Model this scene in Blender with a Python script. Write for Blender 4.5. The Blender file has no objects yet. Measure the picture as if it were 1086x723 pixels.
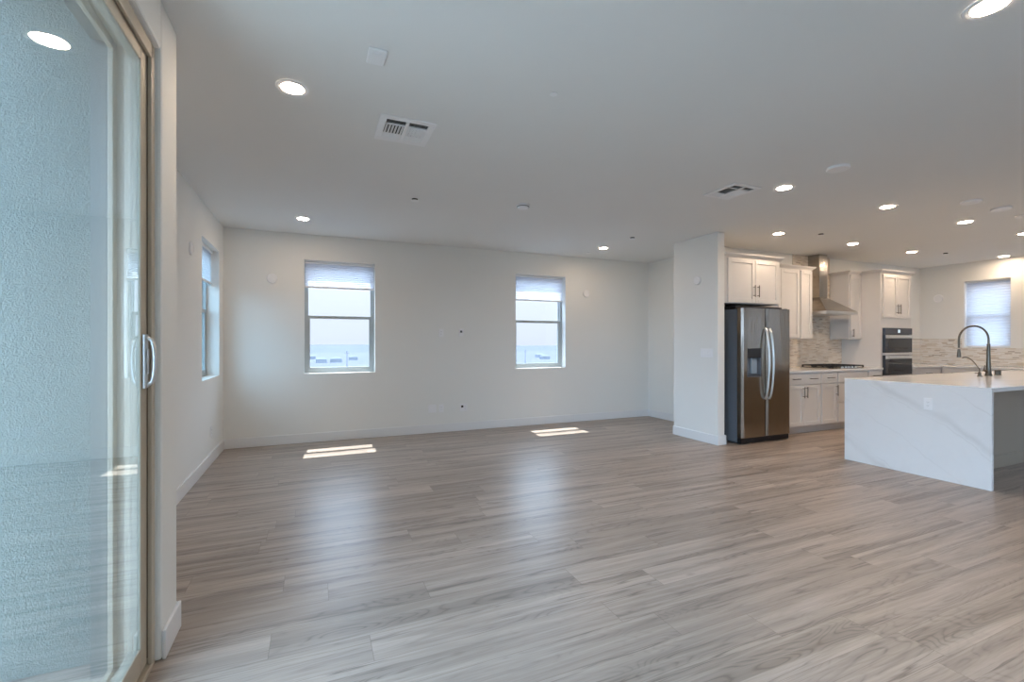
import bpy, bmesh, math, random
from mathutils import Vector, Matrix
random.seed(7)
sc = bpy.context.scene
COL = sc.collection
PI = math.pi

# ------------------------------------------------------------------ camera, world, sun, exposure
TH, FPX, HOR, CAMZ = 0.405, 487.54, 362.92, 1.3203
cam_d = bpy.data.cameras.new('camera')
cam = bpy.data.objects.new('camera', cam_d); COL.objects.link(cam)
cam_d.sensor_fit = 'HORIZONTAL'; cam_d.sensor_width = 36.0
cam_d.lens = FPX / 1086 * 36.0
cam_d.shift_y = (HOR - 361.5) / 1086
cam_d.clip_start = 0.02; cam_d.clip_end = 20000
cam.location = (0, 0, CAMZ)
cam.rotation_euler = (PI / 2, 0, -TH)
sc.camera = cam

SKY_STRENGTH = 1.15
SUN_STRENGTH = 13.0
LAMP_STRENGTH = 265.0
sc.view_settings.view_transform = 'Standard'
sc.view_settings.look = 'None'
sc.view_settings.gamma = 1.0
sc.view_settings.exposure = 0.20
sc.view_settings.use_curve_mapping = False
sc.cycles.use_denoising = True
sc.cycles.max_bounces = 14
sc.cycles.diffuse_bounces = 8
sc.cycles.glossy_bounces = 5
sc.cycles.transparent_max_bounces = 16
sc.cycles.transmission_bounces = 6
sc.cycles.caustics_reflective = False
sc.cycles.caustics_refractive = False
sc.cycles.sample_clamp_indirect = 6.0

world = bpy.data.worlds.new('sky'); sc.world = world; world.use_nodes = True
wn, wl = world.node_tree.nodes, world.node_tree.links
wn.clear()
wo = wn.new('ShaderNodeOutputWorld'); wb = wn.new('ShaderNodeBackground')
wt = wn.new('ShaderNodeTexCoord'); wsx = wn.new('ShaderNodeSeparateXYZ'); wr = wn.new('ShaderNodeValToRGB')
wl.new(wt.outputs['Generated'], wsx.inputs[0]); wl.new(wsx.outputs['Z'], wr.inputs['Fac'])
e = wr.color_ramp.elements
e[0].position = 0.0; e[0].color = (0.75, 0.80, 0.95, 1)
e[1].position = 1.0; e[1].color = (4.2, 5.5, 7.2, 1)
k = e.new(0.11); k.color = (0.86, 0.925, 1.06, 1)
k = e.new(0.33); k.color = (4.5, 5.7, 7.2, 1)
# extra sky brightness added behind and left of the camera to light the room
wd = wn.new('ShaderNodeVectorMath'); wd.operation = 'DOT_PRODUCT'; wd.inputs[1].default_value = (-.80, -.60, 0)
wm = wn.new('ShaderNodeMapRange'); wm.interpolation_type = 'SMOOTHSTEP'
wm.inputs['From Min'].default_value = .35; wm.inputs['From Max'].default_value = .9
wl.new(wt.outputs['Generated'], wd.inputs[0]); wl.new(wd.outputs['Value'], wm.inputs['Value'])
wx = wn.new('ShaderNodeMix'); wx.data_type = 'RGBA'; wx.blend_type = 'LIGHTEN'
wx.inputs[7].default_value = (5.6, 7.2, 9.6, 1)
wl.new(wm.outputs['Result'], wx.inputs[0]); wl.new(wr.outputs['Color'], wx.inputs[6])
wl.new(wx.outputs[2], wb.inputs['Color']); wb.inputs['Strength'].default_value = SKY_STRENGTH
wl.new(wb.outputs[0], wo.inputs['Surface'])

sun_d = bpy.data.lights.new('sun', 'SUN'); sun = bpy.data.objects.new('sun', sun_d); COL.objects.link(sun)
sun_d.energy = SUN_STRENGTH; sun_d.angle = math.radians(0.53); sun_d.color = (1, 0.97, 0.92)
sun.rotation_euler = Vector((-0.02, -0.48, -1.0)).to_track_quat('-Z', 'Y').to_euler()
sun.location = (0, 10, 12)

# daylight sampling guides in the two big glazed openings behind the camera (portals give no light of their own)
def portal(name, loc, sx, sy, direction):
    d = bpy.data.lights.new(name, 'AREA'); o = bpy.data.objects.new(name, d); COL.objects.link(o)
    d.shape = 'RECTANGLE'; d.size = sx; d.size_y = sy; d.cycles.is_portal = True
    o.location = loc; o.rotation_euler = Vector(direction).to_track_quat('-Z', 'Z').to_euler()

# ------------------------------------------------------------------ mesh helpers
class MB:
    def __init__(s): s.bm = bmesh.new()
    def box(s, x0, x1, y0, y1, z0, z1):
        b = s.bm
        v = [b.verts.new(p) for p in ((x0,y0,z0),(x1,y0,z0),(x1,y1,z0),(x0,y1,z0),(x0,y0,z1),(x1,y0,z1),(x1,y1,z1),(x0,y1,z1))]
        for f in ((0,3,2,1),(4,5,6,7),(0,1,5,4),(1,2,6,5),(2,3,7,6),(3,0,4,7)): b.faces.new([v[i] for i in f])
        return s
    def prism(s, pts, axis, a0, a1):
        """extrude a closed 2-D outline along an axis"""
        def P(p, a):
            return {'x': (a, p[0], p[1]), 'y': (p[0], a, p[1]), 'z': (p[0], p[1], a)}[axis]
        A = [s.bm.verts.new(P(p, a0)) for p in pts]; B = [s.bm.verts.new(P(p, a1)) for p in pts]
        n = len(pts)
        s.bm.faces.new(A[::-1]); s.bm.faces.new(B)
        for i in range(n): s.bm.faces.new([A[i], A[(i+1) % n], B[(i+1) % n], B[i]])
        return s
    def loft(s, rings, cap=True):
        R = [[s.bm.verts.new(p) for p in r] for r in rings]
        for a, b in zip(R, R[1:]):
            n = len(a)
            for i in range(n): s.bm.faces.new([a[i], a[(i+1) % n], b[(i+1) % n], b[i]])
        if cap: s.bm.faces.new(R[0][::-1]); s.bm.faces.new(R[-1])
        return s
    def lathe(s, prof, c=(0,0,0), axis='z', n=32):
        """prof: list of (radius, along)"""
        rings = []
        for r, a in prof:
            ring = []
            for i in range(n):
                t = 2*PI*i/n; u, w = max(r, 1e-5)*math.cos(t), max(r, 1e-5)*math.sin(t)
                p = {'z': (u, w, a), 'x': (a, u, w), 'y': (u, a, w)}[axis]
                ring.append((c[0]+p[0], c[1]+p[1], c[2]+p[2]))
            rings.append(ring)
        return s.loft(rings)
    def tube(s, path, r, n=12):
        pts = [Vector(p) for p in path]; m = len(pts)
        rad = r if isinstance(r, (list, tuple)) else [r]*m
        rings = []; up = None
        for i, p in enumerate(pts):
            t = (pts[min(i+1, m-1)] - pts[max(i-1, 0)]).normalized()
            if up is None:
                up = Vector((0,0,1)) if abs(t.z) < .9 else Vector((1,0,0))
            a = t.cross(up).normalized(); b = a.cross(t).normalized(); up = b
            rings.append([tuple(p + rad[i]*(math.cos(2*PI*j/n)*a + math.sin(2*PI*j/n)*b)) for j in range(n)])
        return s.loft(rings)
    def build(s, name, mat, parent=None, bevel=0, smooth=None, seg=2):
        bmesh.ops.recalc_face_normals(s.bm, faces=s.bm.faces[:])
        me = bpy.data.meshes.new(name); s.bm.to_mesh(me); s.bm.free()
        me.materials.append(mat)
        if smooth:
            for p in me.polygons: p.use_smooth = True
            me.set_sharp_from_angle(angle=math.radians(smooth))
        o = bpy.data.objects.new(name, me); COL.objects.link(o)
        if parent is not None: o.parent = parent
        if bevel:
            m = o.modifiers.new('bevel', 'BEVEL'); m.width = bevel; m.segments = seg; m.limit_method = 'ANGLE'
            m.angle_limit = math.radians(40)
        return o

def tag(o, label=None, cat=None, group=None, kind=None):
    if label: o['label'] = label
    if cat: o['category'] = cat
    if group: o['group'] = group
    if kind: o['kind'] = kind
    return o
def thing(name, loc, label=None, cat=None, group=None, rz=0, kind=None):
    o = bpy.data.objects.new(name, None); COL.objects.link(o); o.empty_display_size = .1
    o.location = loc; o.rotation_euler = (0, 0, rz)
    return tag(o, label, cat, group, kind)
def copy_tree(o, parent=None):
    c = o.copy(); COL.objects.link(c); c.parent = parent
    for ch in list(o.children): copy_tree(ch, c)
    return c
def struct(name, mb, mat, bevel=0, label=None, cat=None):
    o = mb.build(name, mat, None, bevel)
    o['kind'] = 'structure'
    return tag(o, label, cat)

# ------------------------------------------------------------------ material helpers
class NT:
    def __init__(s, name):
        s.m = bpy.data.materials.new(name); s.m.use_nodes = True
        s.t = s.m.node_tree; s.n, s.l = s.t.nodes, s.t.links
        s.n.clear(); s.out = s.n.new('ShaderNodeOutputMaterial')
    def new(s, typ, **kw):
        n = s.n.new(typ)
        for k, v in kw.items(): setattr(n, k, v)
        return n
    def put(s, sock, v):
        if hasattr(v, 'links') or isinstance(v, bpy.types.NodeSocket): s.l.new(v, sock)
        else: sock.default_value = v
    def math(s, op, a, b=0.0, c=None):
        n = s.new('ShaderNodeMath', operation=op); s.put(n.inputs[0], a); s.put(n.inputs[1], b)
        if c is not None: s.put(n.inputs[2], c)
        return n.outputs[0]
    def pos(s):
        g = s.new('ShaderNodeNewGeometry'); x = s.new('ShaderNodeSeparateXYZ'); s.l.new(g.outputs['Position'], x.inputs[0])
        return g.outputs['Position'], x.outputs[0], x.outputs[1], x.outputs[2]
    def xyz(s, a, b, c=0.0):
        n = s.new('ShaderNodeCombineXYZ'); s.put(n.inputs[0], a); s.put(n.inputs[1], b); s.put(n.inputs[2], c); return n.outputs[0]
    def noise(s, vec, scale, detail=4, rough=.5, dist=0.0):
        n = s.new('ShaderNodeTexNoise'); s.put(n.inputs['Vector'], vec); n.inputs['Scale'].default_value = scale
        n.inputs['Detail'].default_value = detail; n.inputs['Roughness'].default_value = rough
        n.inputs['Distortion'].default_value = dist
        return n.outputs['Fac']
    def white(s, vec):
        n = s.new('ShaderNodeTexWhiteNoise', noise_dimensions='3D'); s.put(n.inputs['Vector'], vec); return n.outputs['Value']
    def ramp(s, fac, stops, interp='LINEAR'):
        n = s.new('ShaderNodeValToRGB'); s.put(n.inputs[0], fac); n.color_ramp.interpolation = interp
        el = n.color_ramp.elements
        while len(el) < len(stops): el.new(.5)
        for i, (p, c) in enumerate(stops):
            el[i].position = p; el[i].color = (c, c, c, 1) if not isinstance(c, tuple) else (*c, 1)
        return n.outputs['Color']
    def mix(s, fac, a, b, mode='MIX'):
        n = s.new('ShaderNodeMix', data_type='RGBA', blend_type=mode)
        s.put(n.inputs[0], fac)
        s.put(n.inputs[6], (*a, 1) if isinstance(a, tuple) else a); s.put(n.inputs[7], (*b, 1) if isinstance(b, tuple) else b)
        return n.outputs[2]
    def bump(s, h, strength=.2, dist=.01):
        n = s.new('ShaderNodeBump'); n.inputs['Strength'].default_value = strength; n.inputs['Distance'].default_value = dist
        s.put(n.inputs['Height'], h); return n.outputs['Normal']
    def pbr(s, color, rough=.5, metal=0.0, normal=None, spec=.5, **kw):
        b = s.new('ShaderNodeBsdfPrincipled')
        s.put(b.inputs['Base Color'], (*color, 1) if isinstance(color, tuple) else color)
        s.put(b.inputs['Roughness'], rough); s.put(b.inputs['Metallic'], metal)
        b.inputs['Specular IOR Level'].default_value = spec
        if normal is not None: s.l.new(normal, b.inputs['Normal'])
        for k, v in kw.items(): s.put(b.inputs[k], v)
        s.l.new(b.outputs[0], s.out.inputs['Surface']); return s.m
def plain(name, color, rough=.5, metal=0.0, spec=.5, grain=0.0, scale=60):
    n = NT(name); p, x, y, z = n.pos()
    nz = n.noise(p, scale, 3)
    a = tuple(c*(1-grain) for c in color); b = tuple(min(1, c*(1+grain)) for c in color)
    return n.pbr(n.mix(nz, a, b), rough, metal, spec=spec)

def paint(name, color, bump=.06):
    n = NT(name); p, x, y, z = n.pos()
    h = n.noise(p, 140, 2, .6)
    big = n.noise(p, 1.3, 2)
    c = n.mix(big, tuple(k*.985 for k in color), tuple(min(1, k*1.015) for k in color))
    return n.pbr(c, .75, normal=n.bump(h, bump, .004), spec=.25)

def floor_mat():
    n = NT('oak_plank_floor'); p, x, y, z = n.pos()
    W, L = .185, 1.52
    ry = n.math('DIVIDE', n.math('ADD', y, .06), W); row = n.math('FLOOR', ry); fy = n.math('SUBTRACT', ry, row)
    off = n.math('MULTIPLY', n.white(n.xyz(row, 3.7, 1.1)), L)
    rx = n.math('DIVIDE', n.math('ADD', x, off), L); colm = n.math('FLOOR', rx); fx = n.math('SUBTRACT', rx, colm)
    idv = n.xyz(colm, row, 5.3); r1 = n.white(idv); r2 = n.white(n.xyz(row, colm, 9.1)); r3 = n.white(n.xyz(colm, row, 17.9))
    # grain coordinates: stretched along the plank, shifted per plank
    gx = n.math('ADD', n.math('MULTIPLY', x, .55), n.math('MULTIPLY', r1, 37.0))
    gy = n.math('ADD', n.math('MULTIPLY', y, 9.0), n.math('MULTIPLY', r2, 51.0))
    gv = n.xyz(gx, gy, n.math('MULTIPLY', r3, 13.0))
    fine = n.noise(n.xyz(n.math('MULTIPLY', gx, 3.0), n.math('MULTIPLY', gy, 9.0), r3), 2.2, 6, .65)
    broad = n.noise(gv, 1.7, 4, .55, .8)
    streak = n.noise(n.xyz(n.math('MULTIPLY', gx, .42), n.math('MULTIPLY', gy, .6), n.math('ADD', r1, 4.0)), 2.3, 5, .6, .5)
    # cathedral figure: contour lines of a stretched noise field, strongest in a zone along each plank
    field = n.noise(n.xyz(n.math('MULTIPLY', gx, 1.15), n.math('MULTIPLY', gy, .42), n.math('MULTIPLY', r3, 9.0)), 1.6, 2, .45)
    cont = n.math('FRACT', n.math('MULTIPLY', field, 26.0))
    lines = n.ramp(cont, [(.0, 0.0), (.42, .15), (.62, 1.0), (.80, .25), (1.0, 0.0)])
    zone = n.ramp(streak, [(.48, 0.0), (.64, 1.0)])
    base = n.mix(r1, (.47, .39, .335), (.58, .49, .425))
    c = n.mix(n.ramp(broad, [(.35, 0.0), (.70, 1.0)]), base, (.345, .282, .236))
    c = n.mix(n.math('MULTIPLY', zone, n.math('ADD', .46, n.math('MULTIPLY', lines, .46))), c, (.135, .11, .093))
    c = n.mix(n.math('MULTIPLY', lines, .10), c, (.20, .165, .14))
    fld2 = n.noise(n.xyz(n.math('MULTIPLY', gx, .55), n.math('MULTIPLY', gy, .75), n.math('ADD', r2, 8.0)), 1.8, 4, .55)
    thin = n.ramp(n.math('ABSOLUTE', n.math('SUBTRACT', fld2, .56)), [(.0, 1.0), (.024, 0.0)])
    gate = n.ramp(n.noise(n.xyz(n.math('MULTIPLY', gx, 1.3), gy, 3.0), 1.4, 2), [(.42, 0.0), (.60, 1.0)])
    c = n.mix(n.math('MULTIPLY', n.math('MULTIPLY', thin, gate), .85), c, (.125, .10, .085))
    c = n.mix(n.math('MULTIPLY', n.ramp(fine, [(.42, 0.0), (.75, 1.0)]), .40), c, (.215, .18, .152))
    c = n.mix(n.math('MULTIPLY', r3, .26), c, (.24, .20, .17))
    # knots
    vo = n.new('ShaderNodeTexVoronoi', feature='F1'); vo.inputs['Scale'].default_value = 1.0
    n.put(vo.inputs['Vector'], n.xyz(n.math('MULTIPLY', x, 1.35), n.math('MULTIPLY', y, 3.1), 0.0))
    kn = n.ramp(n.math('ADD', vo.outputs['Distance'], n.math('MULTIPLY', fine, .05)), [(.03, 1.0), (.085, 0.0)])
    c = n.mix(n.math('MULTIPLY', kn, .5), c, (.16, .12, .095))
    # seams
    def edge(f, wd):
        a = n.math('LESS_THAN', f, wd); b = n.math('GREATER_THAN', f, 1-wd); return n.math('MAXIMUM', a, b)
    seam = n.math('MAXIMUM', edge(fy, .0065), edge(fx, .0010))
    c = n.mix(n.math('MULTIPLY', seam, .55), c, (.17, .135, .11))
    rough = n.math('ADD', .30, n.math('MULTIPLY', fine, .12))
    h = n.math('SUBTRACT', n.math('MULTIPLY', fine, .35), seam)
    return n.pbr(c, rough, normal=n.bump(h, .12, .0015), spec=.5)

def quartz_mat():
    n = NT('white_veined_quartz'); p, x, y, z = n.pos()
    d1 = n.noise(p, 1.4, 5, .6)
    # diagonal main vein: descends as y falls, on the panel and across the top
    t = n.math('ADD', n.math('MULTIPLY', y, .62), n.math('MULTIPLY', z, -1.0))
    t = n.math('ADD', t, n.math('MULTIPLY', x, .31))
    t = n.math('ADD', t, n.math('MULTIPLY', d1, .35))
    def vein(shift, period, wd):
        f = n.math('FRACT', n.math('ADD', n.math('DIVIDE', t, period), shift))
        a = n.math('ABSOLUTE', n.math('SUBTRACT', f, .5))
        return n.ramp(a, [(0.0, 1.0), (wd, 0.0)])
    patch = n.ramp(n.noise(p, 2.6, 3), [(.36, 0.0), (.62, 1.0)])
    v1 = n.math('MULTIPLY', vein(.22, .86, .06), n.math('ADD', n.math('MULTIPLY', patch, .6), .35))
    v2 = n.math('MULTIPLY', n.math('MULTIPLY', vein(.71, .37, .03), patch), .45)
    soft = n.ramp(n.noise(p, 3.2, 4, .6, 1.5), [(.5, 0.0), (.8, 1.0)])
    c = n.mix(n.math('MULTIPLY', soft, .10), (.83, .83, .83), (.58, .57, .56))
    c = n.mix(n.math('MULTIPLY', v1, .26), c, (.45, .43, .41))
    c = n.mix(n.math('MULTIPLY', v2, .5), c, (.52, .50, .48))
    return n.pbr(c, .12, spec=.5)

def mosaic_mat(name, axis, warm=(1, 1, 1)):
    n = NT(name); p, x, y, z = n.pos()
    u = x if axis == 'x' else y
    R = .0165
    rz = n.math('DIVIDE', z, R); row = n.math('FLOOR', rz); fz = n.math('SUBTRACT', rz, row)
    ln = n.math('ADD', .07, n.math('MULTIPLY', n.white(n.xyz(row, 1.3, 8.0)), .07))
    ru = n.math('DIVIDE', n.math('ADD', u, n.math('MULTIPLY', n.white(n.xyz(row, 2.2, 4.4)), 1.0)), ln)
    cu = n.math('FLOOR', ru); fu = n.math('SUBTRACT', ru, cu)
    r = n.white(n.xyz(cu, row, 2.0)); r2 = n.white(n.xyz(row, cu, 6.0))
    c = n.ramp(r, [(0.0, (.80, .78, .74)), (.30, (.70, .64, .56)), (.52, (.84, .82, .79)), (.72, (.58, .50, .41)),
                   (.80, (.76, .72, .66)), (.95, (.42, .36, .30))], 'CONSTANT')
    c = n.mix(n.math('MULTIPLY', n.noise(p, 90, 3), .35), c, (.55, .50, .44))
    c = n.mix(1.0, c, warm, 'MULTIPLY')
    g = n.math('MAXIMUM', n.math('LESS_THAN', fz, .09), n.math('LESS_THAN', fu, .016))
    c = n.mix(g, c, (.74, .71, .67))
    return n.pbr(c, n.math('ADD', .12, n.math('MULTIPLY', r2, .4)), normal=n.bump(n.math('SUBTRACT', 1.0, g), .3, .002))

def stucco_mat():
    n = NT('exterior_stucco'); p, x, y, z = n.pos()
    a = n.noise(p, 150, 3, .55, .2); b = n.noise(p, 50, 3, .5)
    h = n.math('ADD', n.math('MULTIPLY', a, .7), n.math('MULTIPLY', b, .5))
    c = n.mix(n.ramp(a, [(.35, 0.0), (.65, 1.0)]), (.20, .225, .205), (.32, .35, .325))
    return n.pbr(c, .9, normal=n.bump(h, .95, .02), spec=.15)

def glass_mat(name, tint, refl=1.0):
    """thin pane: transparent body plus fresnel mirror reflection (two surfaces)"""
    n = NT(name)
    tr = n.new('ShaderNodeBsdfTransparent'); tr.inputs[0].default_value = (*tint, 1)
    gl = n.new('ShaderNodeBsdfGlossy'); gl.inputs['Roughness'].default_value = 0.0
    gl.inputs['Color'].default_value = (.95, .97, .97, 1)
    fr = n.new('ShaderNodeFresnel'); bf = n.new('ShaderNodeNewGeometry'); n.put(fr.inputs['IOR'], n.math('SUBTRACT', 1.5, n.math('MULTIPLY', bf.outputs['Backfacing'], 1.5-1/1.5)))
    mx = n.new('ShaderNodeMixShader')
    f = n.math('MINIMUM', n.math('MULTIPLY', fr.outputs[0], refl), 1.0)
    n.l.new(f, mx.inputs[0]); n.l.new(tr.outputs[0], mx.inputs[1]); n.l.new(gl.outputs[0], mx.inputs[2])
    n.l.new(mx.outputs[0], n.out.inputs['Surface']); return n.m

def shade_mat():
    n = NT('cellular_shade_fabric'); p, x, y, z = n.pos()
    w = n.noise(p, 300, 2)
    c = n.mix(w, (.66, .675, .73), (.72, .735, .78))
    d = n.new('ShaderNodeBsdfDiffuse'); t = n.new('ShaderNodeBsdfTranslucent')
    n.l.new(c, d.inputs['Color']); n.l.new(c, t.inputs['Color'])
    mx = n.new('ShaderNodeMixShader'); mx.inputs[0].default_value = .48
    n.l.new(d.outputs[0], mx.inputs[1]); n.l.new(t.outputs[0], mx.inputs[2]); n.l.new(mx.outputs[0], n.out.inputs['Surface'])
    return n.m

def steel_mat(name, color=(.50, .49, .47), axis='z', rough=.28):
    n = NT(name); p, x, y, z = n.pos()
    v = n.xyz(n.math('MULTIPLY', x, 1.0 if axis == 'x' else 420.0), n.math('MULTIPLY', y, 420.0), n.math('MULTIPLY', z, 420.0 if axis == 'x' else 1.0))
    br = n.noise(v, 1.0, 3, .6)
    c = n.mix(br, tuple(k*.92 for k in color), tuple(min(1, k*1.08) for k in color))
    wav = n.noise(n.xyz(n.math('MULTIPLY', x, 9.0), n.math('MULTIPLY', y, 9.0), n.math('MULTIPLY', z, 1.3)), 1.0, 2, .5)
    h = n.math('ADD', n.math('MULTIPLY', br, .02), wav)
    return n.pbr(c, n.math('ADD', rough-.05, n.math('MULTIPLY', br, .12)), 1.0, normal=n.bump(h, .35, .02))

def emit_mat(name, color, s):
    n = NT(name); em = n.new('ShaderNodeEmission'); em.inputs[0].default_value = (*color, 1); em.inputs[1].default_value = s
    n.l.new(em.outputs[0], n.out.inputs['Surface']); return n.m

WALL = paint('warm_white_wall_paint', (.84, .845, .825))
CEIL = paint('ceiling_paint', (.82, .825, .82), .12)
TRIM = plain('white_trim_paint', (.82, .83, .84), .4, grain=.01)
FLOOR = floor_mat()
QUARTZ = quartz_mat()
TILE_X = mosaic_mat('mosaic_tile_range_wall', 'x', (1.0, .93, .84)); TILE_Y = mosaic_mat('mosaic_tile_window_wall', 'y')
STUCCO = stucco_mat()
GLASS = glass_mat('window_glass', (.915, .940, .955))
SIDEGLASS = glass_mat('side_window_glass', (.60, .69, .70))
DOORGLASS = glass_mat('patio_door_glass', (.83, .905, .92), 1.8)
SHADE = shade_mat()
VINYL = plain('window_vinyl', (.43, .475, .49), .35, grain=.01)
TAN = plain('tan_aluminium_frame', (.50, .44, .35), .4, grain=.03)
TANDARK = plain('dark_weather_seal', (.12, .085, .06), .7, grain=.05)
SHADEDJAMB = plain('shaded_jamb_trim', (.16, .17, .16), .45, grain=.02)  # dark tone stands for the shaded outer reveal of the door
CAB = plain('white_cabinet_paint', (.74, .72, .70), .38, grain=.012)
KICK = plain('toe_kick_paint', (.62, .59, .56), .6, grain=.02)
NICKEL = plain('brushed_nickel', (.17, .15, .122), .32, 1.0, grain=.05)
CHROME = plain('satin_chrome', (.74, .74, .73), .30, 1.0, grain=.03)
STEEL = steel_mat('brushed_stainless_door', (.35, .31, .262), 'z', .22)
STEELH = steel_mat('brushed_stainless_hood', (.44, .42, .39), 'x', .22)
FSIDE = plain('fridge_grey_side', (.13, .15, .175), .45, grain=.05)
BLACK = plain('black_plastic', (.012, .012, .014), .35, grain=.2)
BLKGLASS = plain('black_oven_glass', (.03, .036, .05), .05, grain=.1)
IRON = plain('cast_iron', (.015, .015, .015), .55, grain=.25)
PLATE = plain('white_plastic_plate', (.88, .885, .90), .35, grain=.01)
PLATED = plain('outlet_slots', (.10, .10, .10), .6, grain=.1)
LENS = emit_mat('lamp_lens', (1.0, .75, .53), LAMP_STRENGTH)
DISPLAY = emit_mat('display_glow', (.75, .9, 1.0), .8)
DUCT = plain('duct_interior', (.03, .034, .036), .8, grain=.1)
DESERT = plain('hazed_desert_ground', (.083, .090, .105), .95, spec=0, grain=.15, scale=.02)  # bluish tone puts the haze of distance into the ground colour
HILL = plain('hazed_desert_hills', (.078, .086, .103), .95, spec=0, grain=.12, scale=.01)  # distance haze is mixed into the hill colour
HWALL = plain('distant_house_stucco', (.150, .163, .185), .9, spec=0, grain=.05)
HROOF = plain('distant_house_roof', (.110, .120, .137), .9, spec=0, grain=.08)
POLE = plain('weathered_pole', (.14, .14, .15), .8, grain=.1)
DECK = plain('pale_deck_concrete', (.52, .51, .49), .85, grain=.06, scale=20)

# ------------------------------------------------------------------ the room shell
H = 2.743
YF, XL, XN, XC, YB, XR, YR = 6.627, -1.042, 5.506, 4.748, 5.05, 10.72, -3.2
XD = -.585
struct('floor', MB().box(-1.242, 10.92, -3.4, 6.827, -.2, 0), FLOOR)
struct('ceiling', MB().box(-1.242, 10.92, -3.4, 6.827, H, H+.2), CEIL)

def wall_boxes(mb, put, a0, a1, holes, z0=0, z1=H):
    """wall strip along one axis with rectangular holes (a,b,za,zb); put(a,b,za,zb) adds a box"""
    cur = a0
    for (a, b, za, zb) in sorted(holes):
        if a > cur: put(cur, a, z0, z1)
        if za > z0: put(a, b, z0, za)
        if zb < z1: put(a, b, zb, z1)
        cur = b
    if cur < a1: put(cur, a1, z0, z1)
W1 = (-.128, .770, .908, 2.407); W2 = (2.905, 3.800, .908, 2.400); W3 = (5.470, 6.370, .930, 2.395)
W4 = (3.790, 4.390, 1.230, 2.408)
mb = MB(); wall_boxes(mb, lambda a, b, c, d: mb.box(a, b, YF, YF+.2, c, d), -1.242, 5.706, [W1, W2]); struct('wall_far', mb, WALL)
mb = MB(); wall_boxes(mb, lambda a, b, c, d: mb.box(-1.242, XL, a, b, c, d), 2.56, YF, [W3]); struct('wall_left', mb, WALL)
struct('wall_niche', MB().box(XN, XN+.2, 5.17, YF, 0, H), WALL)
struct('wall_wing', MB().box(XC, 4.870, 4.378, 5.17, 0, H), WALL, .012)
struct('wall_kitchen', MB().box(4.870, 10.92, YB, 5.17, 0, H), WALL)
REARW = [(3.2, 4.6, .9, 2.4)]
mb = MB(); wall_boxes(mb, lambda a, b, c, d: mb.box(XR, XR+.2, a, b, c, d), YR, YB, [W4, (-1.2, .6, .9, 2.4)]); struct('wall_right', mb, WALL)
mb = MB(); wall_boxes(mb, lambda a, b, c, d: mb.box(a, b, YR-.2, YR, c, d), XD-.215, 10.92, REARW); struct('wall_rear', mb, WALL)
# patio wall: pier at the end, header over the glass door, return that steps out to the left wall
DY0, DY1, DZ = -2.62, 2.325, 2.53
mb = MB()
mb.box(-.785, XD, DY1, 2.56, 0, H)
mb.box(-.785, XD, DY0, DY1, DZ, H)
mb.box(-.785, XD, YR, DY0, 0, H)
mb.box(-1.242, -.785, 2.445, 2.56, 0, H)
struct('wall_patio', mb, WALL, .012)
mb = MB()
mb.box(-.810, -.785, DY1, 2.42, -.2, H+.2); mb.box(-.810, -.785, DY0, DY1, DZ+.01, H+.2); mb.box(-.810, -.785, YR, DY0, -.2, H+.2)
mb.box(-1.262, -.785, 2.420, 2.445, -.2, H+.2)
struct('wall_stucco', mb, STUCCO)
# baseboards
BB, BT = .122, .014
def bb(name, *boxes):
    mb = MB()
    for b in boxes: mb.box(*b)
    struct(name, mb, TRIM, .004)
bb('baseboard_far', (XL, XN, YF-BT, YF, 0, BB))
bb('baseboard_left', (XL, XL+BT, 2.56, YF-BT, 0, BB))
bb('baseboard_niche', (XN-BT, XN, 5.17, YF-BT, 0, BB))
bb('baseboard_wing', (XC-BT, XC, 4.378-BT, 5.17, 0, BB), (XC, 4.870, 4.378-BT, 4.378, 0, BB), (4.870, 4.870+BT, 4.378-BT, 4.40, 0, BB))
bb('baseboard_patio', (XD, XD+BT, DY1+.005, 2.56+BT, 0, BB), (XL+BT, XD, 2.56, 2.56+BT, 0, BB))
bb('baseboard_rear', (XD, XR, YR, YR+BT, 0, BB))
bb('baseboard_right', (XR-BT, XR, YR+BT, 1.6, 0, BB))

# ------------------------------------------------------------------ windows
def window(num, loc, rz, w, h, rail, label, GLASS=GLASS):
    r = thing('window_%d' % num, loc, label, 'window', None, rz, 'structure')
    F = .034
    m = MB(); y0, y1 = .125, .195
    m.box(0, F, y0, y1, 0, h).box(w-F, w, y0, y1, 0, h).box(F, w-F, y0, y1, h-F, h).box(F, w-F, y0, y1, 0, F)
    m.build('window_frame', VINYL, r, .003)
    # upper sash, outer track
    m = MB(); a, b = .165, .188; s = .012
    m.box(F, F+s, a, b, rail, h-F).box(w-F-s, w-F, a, b, rail, h-F).box(F+s, w-F-s, a, b, h-F-s, h-F).box(F+s, w-F-s, a, b, rail, rail+.03)
    us = m.build('upper_sash', VINYL, r, .002)
    MB().box(F+s, w-F-s, .175, .178, rail+.03, h-F-s).build('glass_pane', GLASS, us)
    # lower sash, inner track
    m = MB(); a, b = .130, .163; s = .034
    m.box(F, F+s, a, b, F, rail+.03).box(w-F-s, w-F, a, b, F, rail+.03).box(F+s, w-F-s, a, b, F, F+.04).box(F+s, w-F-s, a, b, rail-.012, rail+.03)
    m.box(w/2-.03, w/2+.03, a-.012, a, rail+.005, rail+.02)
    ls = m.build('lower_sash', VINYL, r, .003)
    MB().box(F+s, w-F-s, .145, .148, F+.04, rail-.012).build('glass_pane', GLASS, ls)
    return r
HW = W1[3]-W1[2]
window(1, (W1[0], YF, W1[2]), 0, W1[1]-W1[0], HW, .745, 'left of the two windows in the far wall')
window(2, (W2[0], YF, W2[2]), 0, W2[1]-W2[0], W2[3]-W2[2], .740, 'right of the two windows in the far wall')
window(3, (XL, W3[0], W3[2]), PI/2, W3[1]-W3[0], W3[3]-W3[2], .745, 'narrow looking window in the left side wall', SIDEGLASS)
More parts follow.
